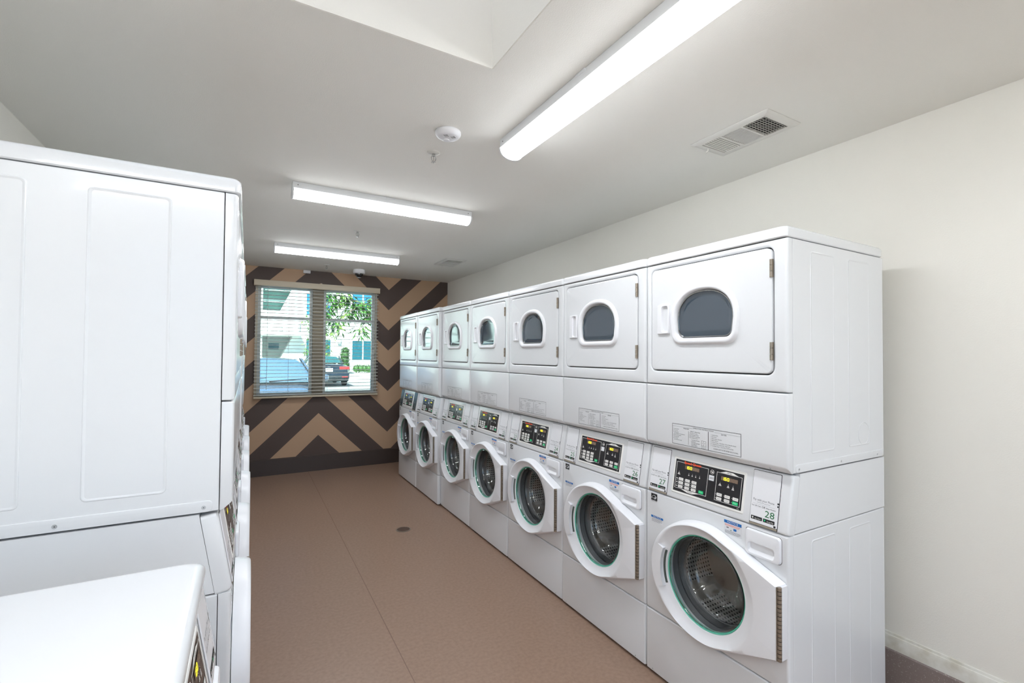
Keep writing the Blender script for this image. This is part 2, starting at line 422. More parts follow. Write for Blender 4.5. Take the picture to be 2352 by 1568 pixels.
def washer_parts(root, ztop, stacked):
    cab = MB('enamel_side'); za, zb_ = .022, Z_CON-.002
    K = lambda i, y: ry(rr(-HW+i, HW-i, za+i, zb_-i, .004, 3), y)
    cab.loft([K(.004, .0315), K(.0008, .0320), K(0, .0345), K(0, D-.004), K(.004, D)], False, True)
    cab.loft([K(.0045, .0318), K(.006, D-.02)], False, True)
    for sg in (-1, 1): side_ribs(cab, .06, .822, sg)
    zu = ztop
    cab.prism([(.0385, Z_CON+.003), (.0385+(zu-Z_CON)*.174, zu), (D, zu), (D, Z_CON+.003)], 'x', -HW, HW)
    cab.use('dark_gap').box(-HW+.01, HW-.01, .05, D-.02, 0, .022)
    cab.build('washer_cabinet', root, 13)
    # front with porthole
    mb = MB('enamel'); z0, z1 = Z_LOW+.003, Z_CON-.002
    def rect_r(u0, u1, a, b):
        def fn(t):
            c, s_ = math.cos(t), math.sin(t); k = 1e9
            if c > 1e-9: k = min(k, (u1-DC[0])/c)
            if c < -1e-9: k = min(k, (u0-DC[0])/c)
            if s_ > 1e-9: k = min(k, (b-DC[1])/s_)
            if s_ < -1e-9: k = min(k, (a-DC[1])/s_)
            return k
        return fn
    global _ang; keep = _ang
    _ang = sorted(set([2*PI*i/96 for i in range(96)]+[math.atan2(b-DC[1], a) % (2*PI) for a in (-HW, HW) for b in (z0, z1)]))
    e, ez = .010, .004
    mb.loft([ring(rect_r(-HW+iu*e, HW-iu*e, z0+iu*ez, z1-iu*ez), y) for iu, y in ((0, .030), (0, .010), (.12, .005), (.42, .0016), (.75, .0003), (1, 0))]
            + [ring(lambda t: .205, 0), ring(lambda t: .2, .004), ring(lambda t: .198, .02)], False, False)
    _ang = keep
    fp = mb.build('washer_front', root)
    # energy mark, notices
    mb = MB('ink', 'paper'); u0, z0 = -.311, .815
    mb.rect(u0, u0+.038, z0+.004, z0+.036)
    mb.use('paper').rect(u0, u0+.038, z0-.001, z0+.0035, -.0005)
    mb.tube([(u0+.004+.030*k/10, -.0009, z0+.018+.010*math.sin(PI*k/10)) for k in range(11)], .0011, 4)
    star = []
    for k in range(10):
        rad = .0075 if k % 2 == 0 else .0031; t = PI/2+PI*k/5+.2; star.append((u0+.026+rad*math.cos(t), -.0008, z0+.016+rad*math.sin(t)))
    mb.f([mb.v(p) for p in star]); mb.text('energy', u0+.013, z0+.015, .011, -.0009, shear=.2)
    mb.use('ink').text('ENERGY STAR', u0+.019, z0+.0012, .0042, -.0009, width=.034)
    mb.build('energy_label', fp)
    mb = MB('paper', 'blue'); mb.rect(-.311, -.237, .716, .748); mb.use('blue').rect(-.311, -.237, .738, .748, -.0006)
    mb.use('white').text('NOTICE', -.274, .743, .010, -.001, width=.048)
    mb.use('grey_ink')
    for k, wd in enumerate((.066, .062, .064, .05)): mb.rect(-.307, -.307+wd, .7335-k*.0042, .7345-k*.0042, -.0008)
    mb.build('notice_label', fp)
    mb = MB('paper', 'blue'); mb.rect(.083, .160, .791, .846); mb.use('blue').rect(.083, .160, .834, .846, -.0006)
    mb.use('white').text('NOTICE', .1215, .840, .010, -.001, width=.046)
    mb.use('red').rect(.088, .154, .8285, .8300, -.0008).rect(.088, .150, .8245, .8258, -.0008)
    mb.use('ink').rect(.094, .104, .816, .819, -.0008); mb.use('blue').rect(.125, .138, .811, .820, -.0008); mb.use('numgreen').rect(.112, .116, .808, .811, -.0008)
    mb.use('grey_ink')
    for k, wd in enumerate((.068, .07, .066, .06)): mb.rect(.087, .087+wd, .8045-k*.0034, .8055-k*.0034, -.0008)
    mb.build('notice_label', fp)
    MB('enamel').loft(panel_rings(-HW, HW, .014, Z_LOW-.002), False, True).build('kick_panel', root)
    screws('screw', root, [(-.3, 0, .026), (.28, 0, .026)], 'y', .004)
    # drum and rubber boot behind the glass
    dr = MB('drum', 'drumback', 'rubber')
    dr.lathe([(.178, .085), (.245, .09), (.248, .12), (.248, .32)], (DC[0], 0, DC[1]), 'y', 48)
    dr.use('drumback').lathe([(.248, .32), (.12, .33), (.11, .305), (.06, .30), (0, .30)], (DC[0], 0, DC[1]), 'y', 48)
    for k in range(3):
        t = R(20+120*k); X0 = dr.X; dr.X = Matrix.Translation((DC[0], 0, DC[1])) @ Matrix.Rotation(t, 4, 'Y')
        dr.loft([[(.249, y, -w), (.215, y, -w*.6), (.195, y, 0), (.215, y, w*.6), (.249, y, w)] for y, w in ((.1, .03), (.13, .045), (.28, .045), (.318, .035))], True, True); dr.X = X0
    drum = dr.build('wash_drum', root)
    MB('rubber').lathe([(.2, .012), (.205, .03), (.196, .05), (.205, .065), (.185, .088), (.176, .08)], (DC[0], 0, DC[1]), 'y', 48).build('rubber_boot', drum)
    # door
    k = lambda d_: (lambda t: r_out(t)+d_)
    dish = lambda r: (lambda t: min(r_out(t)-.006, r))
    mb = MB('plastic')
    mb.loft([ring(k(.010), -.002), ring(k(.009), -.012), ring(k(.005), -.036), ring(k(.001), -.045), ring(k(-.004), -.049), ring(dish(.243), -.0495),
             ring(dish(.236), -.047), ring(dish(.215), -.034), ring(lambda t: .199, -.026), ring(lambda t: .192, -.025), ring(lambda t: .190, -.018), ring(lambda t: .190, -.002)], False, False)
    door = mb.build('washer_door', root, 40)
    mb = MB('teal'); mb.lathe([(.1903, -.006), (.1903, -.019), (.188, -.0215), (.185, -.019), (.184, -.006)], (DC[0], 0, DC[1]), 'y', 64); mb.build('door_seal', door)
    mb = MB('bowl'); mb.lathe([(.184, -.012), (.182, -.020), (.177, -.022), (.1735, -.016), (.171, .000), (.167, .030), (.160, .046), (.148, .052), (.142, .058), (.138, .072), (.128, .092), (.108, .108), (.085, .113), (.078, .118), (.05, .121), (0, .122)], (DC[0], 0, DC[1]), 'y', 64); mb.build('door_glass', door)
    def sector(mb, r0, r1, a0, a1, y0, y1, n=14):
        A = [R(a0+(a1-a0)*i/n) for i in range(n+1)]
        f0 = r0 if callable(r0) else (lambda t: r0); f1 = r1 if callable(r1) else (lambda t: r1)
        P = [(DC[0]+f1(t)*math.cos(t), DC[1]+f1(t)*math.sin(t)) for t in A]+[(DC[0]+f0(t)*math.cos(t), DC[1]+f0(t)*math.sin(t)) for t in reversed(A)]
        return mb.prism(P, 'y', y1, y0)
    hd = MB('plastic', 'slot'); sector(hd, .2095, lambda t: r_out(t)-.007, 157, 204, -.0495, -.020)
    hd.use('slot'); sector(hd, .1985, .2092, 159.5, 201.5, -.0305, -.022); hd.build('door_handle', door, 25)
    mb = MB('brass'); z = .430
    while z < .684:
        mb.cyl((.334, -.042, z), (.334, -.042, z+.0118), .0078, n=10); z += .0145
    mb.box(.3262, .3285, -.049, -.034, .429, .687); mb.use('plastic').box(.3295, .3385, -.035, -.0008, .429, .687); mb.build('hinge', door, 30)
    # detergent drawer
    mb = MB('plastic')
    def drw(i, y):
        o = rr(.179+i, .318-i, .748+i, .846-i, .012, 5)
        return ry([(p[0], p[1]-(.010*(1-((p[0]-.2485)/.07)**2) if p[1] < .79 else 0)*1.0+ .004*(p[1] < .79)) for p in o], y)
    mb.loft([drw(-.0015, .0008), drw(0, -.001), drw(.0005, -.006), drw(.003, -.0105), drw(.007, -.012)]+[ry(rr(.193, .297, .759, .800, .010, 5), -.0122), ry(rr(.1945, .2955, .7625, .7995, .009, 5), -.009), ry(rr(.197, .293, .772, .7992, .008, 5), -.0015)])
    mb.build('detergent_drawer', root)
    gp = MB('dark_gap'); gp.loft([drw(-.0018, -.0004)]); gp.build('drawer_gap', root)
    # console
    vt = (ztop-Z_CON-.003)/math.cos(_s)
    mb = MB('enamel'); mb.X = CONX
    mb.loft([ry(rr(-HW+iu, HW-iu, iz, vt-iz, .004+rd, 5), y) for iu, iz, rd, y in ((0, 0, .004, .040), (0, 0, .004, .012), (.0015, .001, .006, .005), (.0045, .004, .008, .0013), (.009, .008, .01, 0))], True, True)
    con = mb.build('console', root)
    cp = MB('white', 'black'); cp.X = CONX
    kz = 1 if stacked else (ztop-.870)/(1.070-.870)
    V = lambda z: v_of(.866+(z-.866)*kz)
    cp.loft([ry(rr(-.191, .166, V(.888), V(1.046), .006, 4), 0), ry(rr(-.189, .164, V(.890), V(1.044), .006, 4), -.0025), ry(rr(-.181, .156, V(.898), V(1.036), .002, 4), -.0025)], False, False)
    cp.use('black').loft([ry(rr(-.181, .156, V(.898), V(1.036), .002, 4), -.0025)], False, True)
    Y1, Y2, Y3 = -.0031, -.0036, -.0041
    cp.use('white')
    fr = ((-.174, -.007, .911, 1.026), (.034, .149, .909, 1.023))
    for a in fr: cp.frame(a[0], a[1], V(a[2]), V(a[3]), .0016, Y1)
    def quad(P, y): cp.f([cp.v((p[0], y, p[1])) for p in P])
    quad([(-.142, V(.912)), (-.039, V(.912)), (-.078, V(.9025)), (-.103, V(.9025))], Y1)
    quad([(.044, V(1.0215)), (.075, V(1.0315)), (.108, V(1.0315)), (.139, V(1.0215))], Y1)
    cp.use('ink').text('WASHER', -.0905, V(.9075), .0062, Y2, width=.024).text('DRYER', .0915, V(1.0265), .0062, Y2, width=.02)
    cp.use('red')
    for q, (du, dv) in enumerate(((0, 0), (.0009, .0003), (-.0009, -.0003), (.0005, -.0006), (-.0005, .0006))): cp.text('Speed Queen', -.0895+du, V(1.0272)+dv, .0140, Y2-.00004*q, shear=.12, width=.088)
    def keys(a, cols, rows, w, h, words):
        W_, H_ = a[1]-a[0], a[3]-a[2]; green = words.pop()
        n = 0
        for ri, rf in enumerate(rows):
            for ci, cf in enumerate(cols):
                u = a[0]+W_*cf; zz = V(a[3]-H_*rf); last = green is not None and ri == len(rows)-1 and ci == len(cols)-1 and green == 'in'
                cp.use('green' if last else 'white').loft([ry(rr(u-w/2, u+w/2, zz-h/2, zz+h/2, .0016, 2), Y1)])
                cp.use('white' if last else 'grey_ink').text('START' if last else words[n % len(words)], u, zz, .0050, Y2, width=w*.62); n += 1
                cp.use('white').rect(u-w/2-.0042, u-w/2-.0022, zz-.001, zz+.001, Y1)
    keys(fr[0], (.19, .40, .61), (.635, .775, .915), .0245, .0118, ['HOT', 'HOT', 'HOT', 'WARM', 'WARM', 'WARM', 'COLD', 'COLD', 'COLD', 'out'])
    cp.use('green').loft([ry(rr(-.0455, -.0215, V(.916)-.0005, V(.927)+.0005, .0016, 2), Y1)]); cp.use('white').text('START', -.0335, V(.9215), .0045, Y2, width=.014)
    cp.use('white')
    for rf in (.635, .775, .915): cp.rect(-.169, -.1605, V(1.026-.115*rf)-.0016, V(1.026-.115*rf)+.0016, Y1)
    for rf in (.705, .845): cp.rect(-.172, -.058, V(1.026-.115*rf)-.0003, V(1.026-.115*rf)+.0003, Y1)
    keys(fr[1], (.18, .50, .82), (.775, .915), .0245, .0122, ['HIGH', 'MED', 'LOW', 'DELICATE', 'NO HEAT', 'in'])
    def icon(a, cf, rf, w, n):
        u = a[0]+(a[1]-a[0])*cf; zz = V(a[3]-(a[3]-a[2])*rf); cp.use('white')
        cp.rect(u-.0009, u+.0009, zz+.0055, zz+.0073, Y1)
        for k_ in range(n): cp.rect(u-w*(.3+.2*k_), u+w*(.3+.2*k_), zz-.0034*k_, zz+.0021-.0034*k_, Y1)
    icon(fr[0], .10, .42, .010, 3)
    for c_ in (.42, .53, .64, .76): icon(fr[0], c_, .41, .0062, 2)
    icon(fr[1], .17, .40, .010, 3); icon(fr[1], .50, .40, .0075, 3); icon(fr[1], .69, .41, .006, 4)
    # round mark and the asset sticker between the two fields
    o = [(.0115+.0092*math.cos(2*PI*i/24), V(1.0165)+.0092*math.sin(2*PI*i/24)) for i in range(24)]
    cp.use('white').loft([ry(o, Y1)]); o2 = [(.0115+(p[0]-.0115)*.84, V(1.0165)+(p[1]-V(1.0165))*.84) for p in o]
    cp.use('black').loft([ry(o2, Y2)]); cp.use('white').tube([(.0055, Y3, V(1.0150)), (.009, Y3, V(1.0180)), (.014, Y3, V(1.0185)), (.0175, Y3, V(1.0150))], .0011, 4)
    cp.rect(.010, .016, V(1.0125), V(1.0155), Y3)
    cp.use('paper').loft([ry(rr(-.0015, .0235, V(.981), V(1.0025), .0012, 2), Y2)])
    cp.use('white').text('WARRANTY', .143, V(.9025), .0035, Y2, width=.011)
    cpo = cp.build('control_panel', con, 20)
    SEG = {'1': 'bc', '5': 'afgcd', '0': 'abcdef', '8': 'abcdefg'}
    def display(name, u0, u1, vz):
        mb = MB('lcd', 'seg_off', 'seg_on'); mb.X = CONX; h = .0155
        mb.loft([ry(rr(u0, u1, vz-h/2, vz+h/2, .001, 2), Y1-.0001)])
        w = (u1-u0)/6.4; h *= .96
        for i, ch in enumerate(' 150888'[1:] if False else '150888'):
            cx = u0+w*(i+.75); a, b = w*.30, h*.36; t = w*.085
            S = {'a': (-a, a, b-t, b+t), 'g': (-a, a, -t, t), 'd': (-a, a, -b-t, -b+t), 'f': (-a-t, -a+t, 0, b), 'b': (a-t, a+t, 0, b), 'e': (-a-t, -a+t, -b, 0), 'c': (a-t, a+t, -b, 0)}
            mb.use('seg_on' if i < 3 else 'seg_off')
            for q in SEG[ch]:
                s4 = S[q]; mb.rect(cx+s4[0], cx+s4[1], vz+s4[2], vz+s4[3], Y2-.0002)
            if i == 0: mb.rect(cx+a+t*2, cx+a+t*4.5, vz-b-t, vz-b+t*1.5, Y2-.0002)
        mb.build(name, con)
    display('washer_display', -.128, -.052, V(1.0080)); display('dryer_display', .056, .132, V(1.0020))
    # the two payment-reader doors
    for u0, u1 in ((-.322, -.216), (.194, .301)):
        mb = MB('dark_gap', 'plastic', 'ink', 'grey_ink'); mb.X = CONX; v0, v1 = V(.871), V(1.066)
        mb.loft([ry(rr(u0-.0016, u1+.0022, v0-.006, v1+.002, .003, 3), -.0003)])
        mb.use(mat('reader_sill', (158, 148, 132), .5) if 'sill' not in M else M['sill'])
        M['sill'] = mb.mats[-1]
        mb.loft([ry(rr(u0, u1, v0-.0045, v0+.002, .001, 2), -.0012)])
        mb.use('plastic').loft([ry(rr(u0+i, u1-i, v0+.003+i, v1-i, .003, 3), y) for i, y in ((0, -.0002), (.0003, -.0022), (.0012, -.0028))])
        Y = -.0032; c_ = (u0+u1)/2-.004
        mb.use('grey_ink').text('Pay with your Phone', c_, v0+.089, .0115, Y, width=.082)
        mb.rect(c_-.026, c_+.026, v0+.0795, v0+.0803, Y); mb.rect(u0+.008, u1-.012, v0+.0735, v0+.0739, Y)
        mb.use('ink').text('Scan QR Code', c_-.027, v0+.066, .0068, Y, width=.036).text('OR', c_+.002, v0+.066, .0098, Y).text('Enter Number', c_+.031, v0+.066, .0068, Y, width=.036)
        for s0, s1, wd in ((u0+.006, u0+.050, 'App Store'), (u0+.054, u0+.098, 'Google Play')):
            mb.use('ink').loft([ry(rr(s0, s1, v0+.0145, v0+.0275, .0015, 2), Y)])
            mb.use('white').text(wd, (s0+s1)/2+.005, v0+.0195, .0078, Y-.0004, width=.025)
            if wd[0] == 'A': mb.loft([ry([(s0+.007+.0032*math.cos(2*PI*i/10), v0+.021+.0036*math.sin(2*PI*i/10)) for i in range(10)], Y-.0004)])
            else: mb.use('green').f([mb.v((s0+.004, Y-.0004, v0+.0165)), mb.v((s0+.0105, Y-.0004, v0+.021)), mb.v((s0+.004, Y-.0004, v0+.0255))])
        mb.use('ink').rect(u1-.005, u1+.0015, v0+.090, v0+.096, Y).rect(u1-.0045, u1+.001, v0+.080, v0+.086, Y).loft([ry(rr(u1-.012, u1-.004, v0+.005, v0+.012, .001, 2), Y)])
        mb.build('reader_door', con, 20)
    return con

def dryer_parts(root):
    cab = MB('enamel_side'); cab.box(-HW, HW, .032, D, Z_DB+.002, Z_CAP-.002, .003)
    for sg in (-1, 1):
        side_ribs(cab, 1.142, 1.905, sg)
        mk = lambda i, h: [(sg*(HW+h), p[0], p[1]) for p in rr(.046+i, D-.008-i, Z_DB+.003, 1.112-i, .010, 4)]
        cab.loft([mk(0, -.001), mk(.0015, .0016), mk(.004, .002)])
        ringp = [[(sg*(HW+h), .54+r_*math.cos(2*PI*i/32), 1.19+r_*math.sin(2*PI*i/32)) for i in range(32)] for r_, h in ((.047, -.0002), (.046, .0014), (.0445, .0014), (.0435, -.0002))]
        cab.loft(ringp, False, False)
    co = cab.build('dryer_cabinet', root, 13)
    for sg, ax in ((1, 'x+'), (-1, 'x-')): screws('screw', co, [(sg*HW, y, 1.094) for y in (.066, .358, .652)], ax)
    # top cap
    mb = MB('enamel'); T = lambda i, z, r_: [(p[0], p[1], z) for p in rr(-HW-.001+i, HW+.001-i, -.006+i, D-i, r_, 6)]
    mb.loft([T(.003, Z_CAP+.001, .014), T(0, Z_CAP+.004, .016), T(0, Z_T-.014, .016), T(.0015, Z_T-.007, .018), T(.006, Z_T-.0018, .02), T(.013, Z_T, .022)], True, True)
    mb.build('top_cap', root)
    # upper front with the door opening
    dz0, dz1, du0, du1 = 1.440, 1.913, -.309, .287
    z0, z1 = Z_MID+.002, Z_CAP-.002; e, ez = .012, .005
    O = lambda iu, iz, y: ry(rr(-HW+iu, HW-iu, z0+iz, z1-iz, .003, 6), y)
    I = lambda g, y: ry(rr(du0-g, du1+g, dz0-g, dz1+g, .026+g, 6), y)
    mb = MB('enamel', 'dark_gap')
    mb.loft([O(0, 0, .030), O(0, 0, .011), O(e*.12, ez*.12, .0055), O(e*.42, ez*.42, .0018), O(e*.75, ez*.75, .0004), O(e, ez, 0), I(.013, 0), I(.0095, .0008), I(.006, .003), I(.0042, .007), I(.004, .016)], False, False)
    mb.use('dark_gap').loft([I(.0045, .0155), ry(dshape(-.014, .14, 1.587, 1.788, .036, 6), .0155)] if False else [I(.0045, .0155)], False, True)
    mb.build('dryer_front', root)
    mb = MB('enamel')
    mb.loft([I(-.0002, .0145), I(-.0002, .004), I(-.001, .0005), I(-.003, -.0015), I(-.006, -.002)], False, False)
    # face of the door around the window cut-out
    hole = dshape(-.0155, .157, 1.571, 1.803, .044, 14); cxz = (-.0155, 1.68)
    ro = rr(du0+.006, du1-.006, dz0+.006, dz1-.006, .020, 6)
    loc_ = lambda P: [(round(p[0]-cxz[0], 6), round(p[1]-cxz[1], 6)) for p in P]
    fo_, fh_ = convex_radius(loc_(ro)), convex_radius(loc_(hole))
    an = sorted({round(math.atan2(p[1], p[0]), 5) for p in loc_(ro)+loc_(hole)})
    P_ = lambda fn, y: [(cxz[0]+fn(t)*math.cos(t), y, cxz[1]+fn(t)*math.sin(t)) for t in an]
    hp = P_(fh_, -.002); vo = [mb.v(p) for p in P_(fo_, -.002)]; vh = [mb.v(p) for p in hp]; n_ = len(vo)
    for i in range(n_): mb.f([vo[i], vo[(i+1) % n_], vh[(i+1) % n_], vh[i]])
    mb.loft([hp, P_(fh_, .012)], False, False)
    door = mb.build('dryer_door', root, 20)
    B = lambda i, y: ry(dshape(-.0165, .1705-i, 1.558+i, 1.815-i, .052-i*.4), y)
    G = lambda i, y: ry(dshape(-.014, .1435-i, 1.584+i, 1.791-i, .036-i*.4), y)
    mb = MB('plastic'); mb.loft([B(-.003, -.0022), B(0, -.006), B(.003, -.0125), B(.008, -.015), G(-.008, -.0145), G(-.004, -.012), G(0, -.004), G(.004, .012)], False, False); mb.build('window_bezel', door, 40)
    mb = MB('chrome'); mb.loft([G(.0035, .002), G(.0035, -.001), G(.0075, -.001), G(.008, .004)], False, False); mb.build('window_gasket', door)
    mb = MB('dryer_glass'); mb.loft([G(.004, .004), G(.010, .0055), G(.022, .008), G(.035, .009)]); mb.build('window_glass', door, 60)
    mb = MB('plastic')
    mb.loft([ry(rr(-.266+i, -.196-i, 1.607+i, 1.742-i, .004, 4), y) for i, y in ((0, -.001), (.0005, -.009), (.003, -.012))]+[ry(rr(-.240+i, -.201-i*.4, 1.614+i, 1.737-i, .012, 4), y) for i, y in ((0, -.012), (.002, -.009), (.004, .008))])
    mb.build('door_handle', door)
    for za, zb in ((1.800, 1.868), (1.491, 1.559)):
        mb = MB('brass'); n = 3
        for k in range(n): mb.cyl((.2835, -.003, za+(zb-za)*k/n+.001), (.2835, -.003, za+(zb-za)*(k+1)/n-.0005), .0055, n=10)
        mb.box(.2765, .2905, -.0008, .002, za, zb); mb.build('hinge', door)
    # lower front with its turned-in lip
    mb = MB('enamel'); z0, z1 = Z_DB+.001, Z_MID-.002
    P = lambda iu, zz0, zz1, y: ry(rr(-HW+iu, HW-iu, zz0, zz1, .003, 3), y)
    mb.loft([P(0, z0, z1, .030), P(0, z0, z1, .026), P(0, z0+.002, z1, .0225), P(.0005, z0+.014, z1, .0085), P(.0015, z0+.0175, z1-.0005, .0045), P(.005, z0+.0205, z1-.002, .0016), P(.009, z0+.023, z1-.0035, .0004), P(.012, z0+.025, z1-.005, 0)])
    lp = mb.build('dryer_lower_panel', root)
    for u in (-.292, .268):
        mb = MB('screw', 'ink'); c0 = Vector((u, .0145, 1.0885)); dn = Vector((0, -.65, -.76)).normalized()
        mb.cyl(c0-dn*.003, c0+dn*.002, .0055, .0045, 12); mb.use('ink').cyl(c0+dn*.0018, c0+dn*.0024, .0022, n=6); mb.build('screw', lp)
    # instruction sheet
    mb = MB('ink', 'grey_ink'); u0, u1, v0, v1 = -.183, .159, 1.109, 1.2
    Y = -.0006; mb.use('ink')
    mb.frame(u0, u1, v0, v1, .0016, Y); mb.rect(.0068, .0092, v0, 1.187, Y); mb.rect(-.0945, -.0935, v0+.006, v0+.066, Y)
    mb.use('grey_ink').rect(u0, -.072, 1.1885, 1.1892, Y).rect(.038, u1, 1.1885, 1.1892, Y)
    mb.use('ink').text('OPERATING INSTRUCTIONS', -.018, 1.1915, .0078, Y, width=.104)
    mb.text('WASHER', -.106, 1.1835, .0078, Y, width=.03).text('DRYER', .082, 1.1835, .0078, Y, width=.025).text('REPEAT OPERATION', -.058, 1.175, .0058, Y, width=.05)
    L = lambda s_, u, z, w: mb.text(s_, u, z, .0056, Y, 'LEFT', width=w)
    for i, (s_, w) in enumerate((('1. Load Laundry', .03), ('2. Close Door', .026), ('3. Add Supplies', .03), ('(See Dispenser Instructions)', .058), ('4. Make Cycle Selection', .044), ('5. Make Payment', .032), ('6. Press Start', .026), ('(See Normal Cycle)', .042))):
        L(s_, u0+(.011 if s_[0] == '(' else .006), 1.1765-.0068*i, w)
    for i, (s_, w) in enumerate((('1. Open Dispenser Door', .044), ('2. Add Detergent Powder', .05), ('to Main Wash Compartment', .056), ('3. Close Dispenser Door', .046))): L(s_, -.09, 1.1685-.0066*i, w)
    for i, (s_, w) in enumerate((('1. For Main Detergent', .044), ('or Prewash', .024), ('2. Main Wash Detergent', .046), ('3. Liquid Bleach', .03), ('4. Fabric Softener', .034))): L(s_, -.08, 1.1395-.006*i, w)
    mb.frame(-.026, -.0035, 1.112, 1.144, .0007, Y); mb.rect(-.0152, -.0145, 1.112, 1.144, Y); mb.rect(-.026, -.0035, 1.1235, 1.1242, Y)
    for t_, uu, zz in (('1', -.0205, 1.134), ('2', -.009, 1.134), ('4', -.0205, 1.118), ('3', -.009, 1.118)): mb.text(t_, uu, zz, .0065, Y)
    for i, (s_, w) in enumerate((('1. Load Laundry', .034), ('2. Close Door', .028), ('3. Make Cycle Selection', .052), ('4. Make Payment', .036), ('5. To Start Dryer - Press Start - Door Must Be Closed', .116), ('6. To Stop Dryer During Cycle - Open Door', .092), ('7. To Restart Dryer - Close Door and Press Start', .106))): L(s_, .02, 1.1765-.0074*i, w)
    mb.text('(CLEAN LINT FILTER AFTER EACH LOAD)', .09, 1.1205, .0068, Y, width=.112)
    mb.build('instruction_label', lp)

proto = empty('stacked_washer_dryer')
washer_parts(proto, Z_DB-.003, True); dryer_parts(proto)

def find(o, stem_):
    for ch in o.children_recursive:
        if ch.name.split('.')[0] == stem_: yield ch
def numbers(root, a, b):
    con = next(find(root, 'console'))
    for n, u in ((a, -.246), (b, .271)):
        mb = MB('numgreen'); mb.X = CONX
        mb.text(str(n), u, v_of(.871)+.044, .034, -.0034, width=.036 if '1' not in str(n) else .031); mb.build('reader_number', con)
def asset(root, s_):
    con = next(find(root, 'console')); mb = MB('ink'); mb.X = CONX
    mb.text(s_, .0115, v_of(.991), .0105, -.0042, width=.020); mb.build('asset_number', con)

RIGHT = ['white stacked washer and dryer, readers 27 and 28, side panel by the bare wall',
 'white stacked washer and dryer with readers 25 and 26, second in the numbered row',
 'white stacked washer and dryer with readers 23 and 24, between the 21-22 and 25-26 stacks',
 'white stacked washer and dryer with readers 21 and 22, fourth in the numbered row',
 'white stacked washer and dryer with readers 19 and 20, just beyond the 21-22 stack',
 'white stacked washer and dryer standing slightly forward of its row, with readers 17 and 18',
 'white stacked washer and dryer with a dark reflection coloured into its reader doors, nearest the window']
OFF = [0, .002, 0, .001, 0, .030, .032]
prev = None
for k in range(7):
    o = proto if k == 0 else copy_tree(proto)
    o.location = (XF-OFF[k], Y0+PITCH*(k+.5)+(.001 if k < 5 else .003), 0); o.rotation_euler = (0, 0, -PI/2)
    tag(o, RIGHT[k], 'washer dryer', 'stacked washer dryers in the numbered row')
LEFT = ['white stacked washer and dryer turned side-on, its big blank panel behind the low washer',
 'white stacked washer and dryer just past the one whose blank side panel shows, seen edge-on',
 'third white stacked washer and dryer along the edge-on row facing the numbered machines',
 'fourth white stacked washer and dryer along the edge-on row facing the numbered machines',
 'fifth white stacked washer and dryer along the edge-on row facing the numbered machines',
 'white stacked washer and dryer nearest the striped wall in the edge-on row']
LX, LY = -.03, 1.4814
LO = [0, -.002, .003, 0, .002, 0]
for k in range(6):
    o = copy_tree(proto); o.location = (LX+LO[k], LY+PITCH*(k+.5), 0); o.rotation_euler = (0, 0, PI/2)
    tag(o, LEFT[k], 'washer dryer', 'stacked washer dryers in the edge-on row')
roots = [o for o in C.objects if o.name.startswith('stacked_washer_dryer')]
rt = sorted([o for o in roots if o.location.x > 1], key=lambda o: o.location.y)
for k, o in enumerate(rt[:6]): numbers(o, 27-2*k, 28-2*k)
asset(rt[0], '2057')
# last stack: a dark reflection is put into the reader doors' colour
for o in find(rt[6], 'reader_door'):
    me = o.data.copy(); o.data = me
    for i, m in enumerate(me.materials):
        if m.name.startswith('white_plastic'): me.materials[i] = M['reader']
# the single low washer
w = empty('front_loading_washer', (-.053, 1.205-HW, 0), PI/2)
tag(w, 'single low white front-loading washer with a bare flat top in front of the side-on stack', 'washer')
WTOP = 1.063
con = washer_parts(w, WTOP-.032, False)
mb = MB('enamel'); yf = .022
T = lambda i, z, r_: [(p[0], p[1], z) for p in rr(-HW-.001+i, HW+.001-i, yf-.004+i, D-i, r_, 6)]
mb.loft([T(.003, WTOP-.031, .014), T(.001, WTOP-.029, .016), T(0, WTOP-.026, .016)]+[T(.022*(1-math.cos(t)), WTOP-.022+.022*math.sin(t), .016+.02*(1-math.cos(t))) for t in (R(a) for a in range(0, 91, 10))], True, True)
mb.build('washer_top', w)

# ---------------------------------------------------------------- ceiling fittings
def lamp(name, cx, cy, rz, L, label):
    o = empty(name, (cx, cy, CEIL), rz); tag(o, label, 'ceiling light', 'wraparound ceiling lights')
    w2 = .062
    mb = MB('lampmetal'); mb.box(-L/2, L/2, -w2, w2, -.042, -.0005, .002)
    for e_ in (-1, 1):
        P = [(w2*math.cos(t)*1.06, -.040-.052*abs(math.sin(t))**.8) for t in (PI*i/16 for i in range(17))]
        mb.prism(P, 'x', e_*(L/2-.008), e_*(L/2+.001))
        for y in (-w2-.0006, w2+.0006): 
            mb.use('ink').cyl((e_*(L/2-.03), y-.0004, -.02), (e_*(L/2-.03), y+.0004, -.02), .003, n=8); mb.use('lampmetal')
    mb.build('lamp_housing', o)
    P = [(w2*math.cos(t)*1.02, -.041-.048*abs(math.sin(t))**.8) for t in (PI*i/20 for i in range(21))]
    MB('lens').prism(P, 'x', -L/2+.008, L/2-.008).build('lamp_lens', o, 40)
    mb = MB('lampmetal').box(-.03, .03, -w2-.004, w2+.004, -.012, -.0008, .002); mb.build('mounting_clip', o)
lamp('ceiling_light', 1.14, 1.40, PI/2, 1.30, 'long bright ceiling light running lengthwise beside the skylight well')
lamp('ceiling_light', .834, 3.25, 0, 1.22, 'bright ceiling light set crosswise midway down the room')
lamp('ceiling_light', .812, 5.09, 0, 1.22, 'bright crosswise ceiling light closest to the striped wall')
lamp('ceiling_light', -.3, -.12, 0, 1.22, 'added unseen fill light set crosswise just behind the skylight well')  # from here on: unseen fill lamps, added to brighten the near end
lamp('ceiling_light', -.3, -.75, 0, 1.22, 'added unseen fill light set crosswise beside the blank wall near the added glazing')  # added fill, aimed at the side-on stack's panel
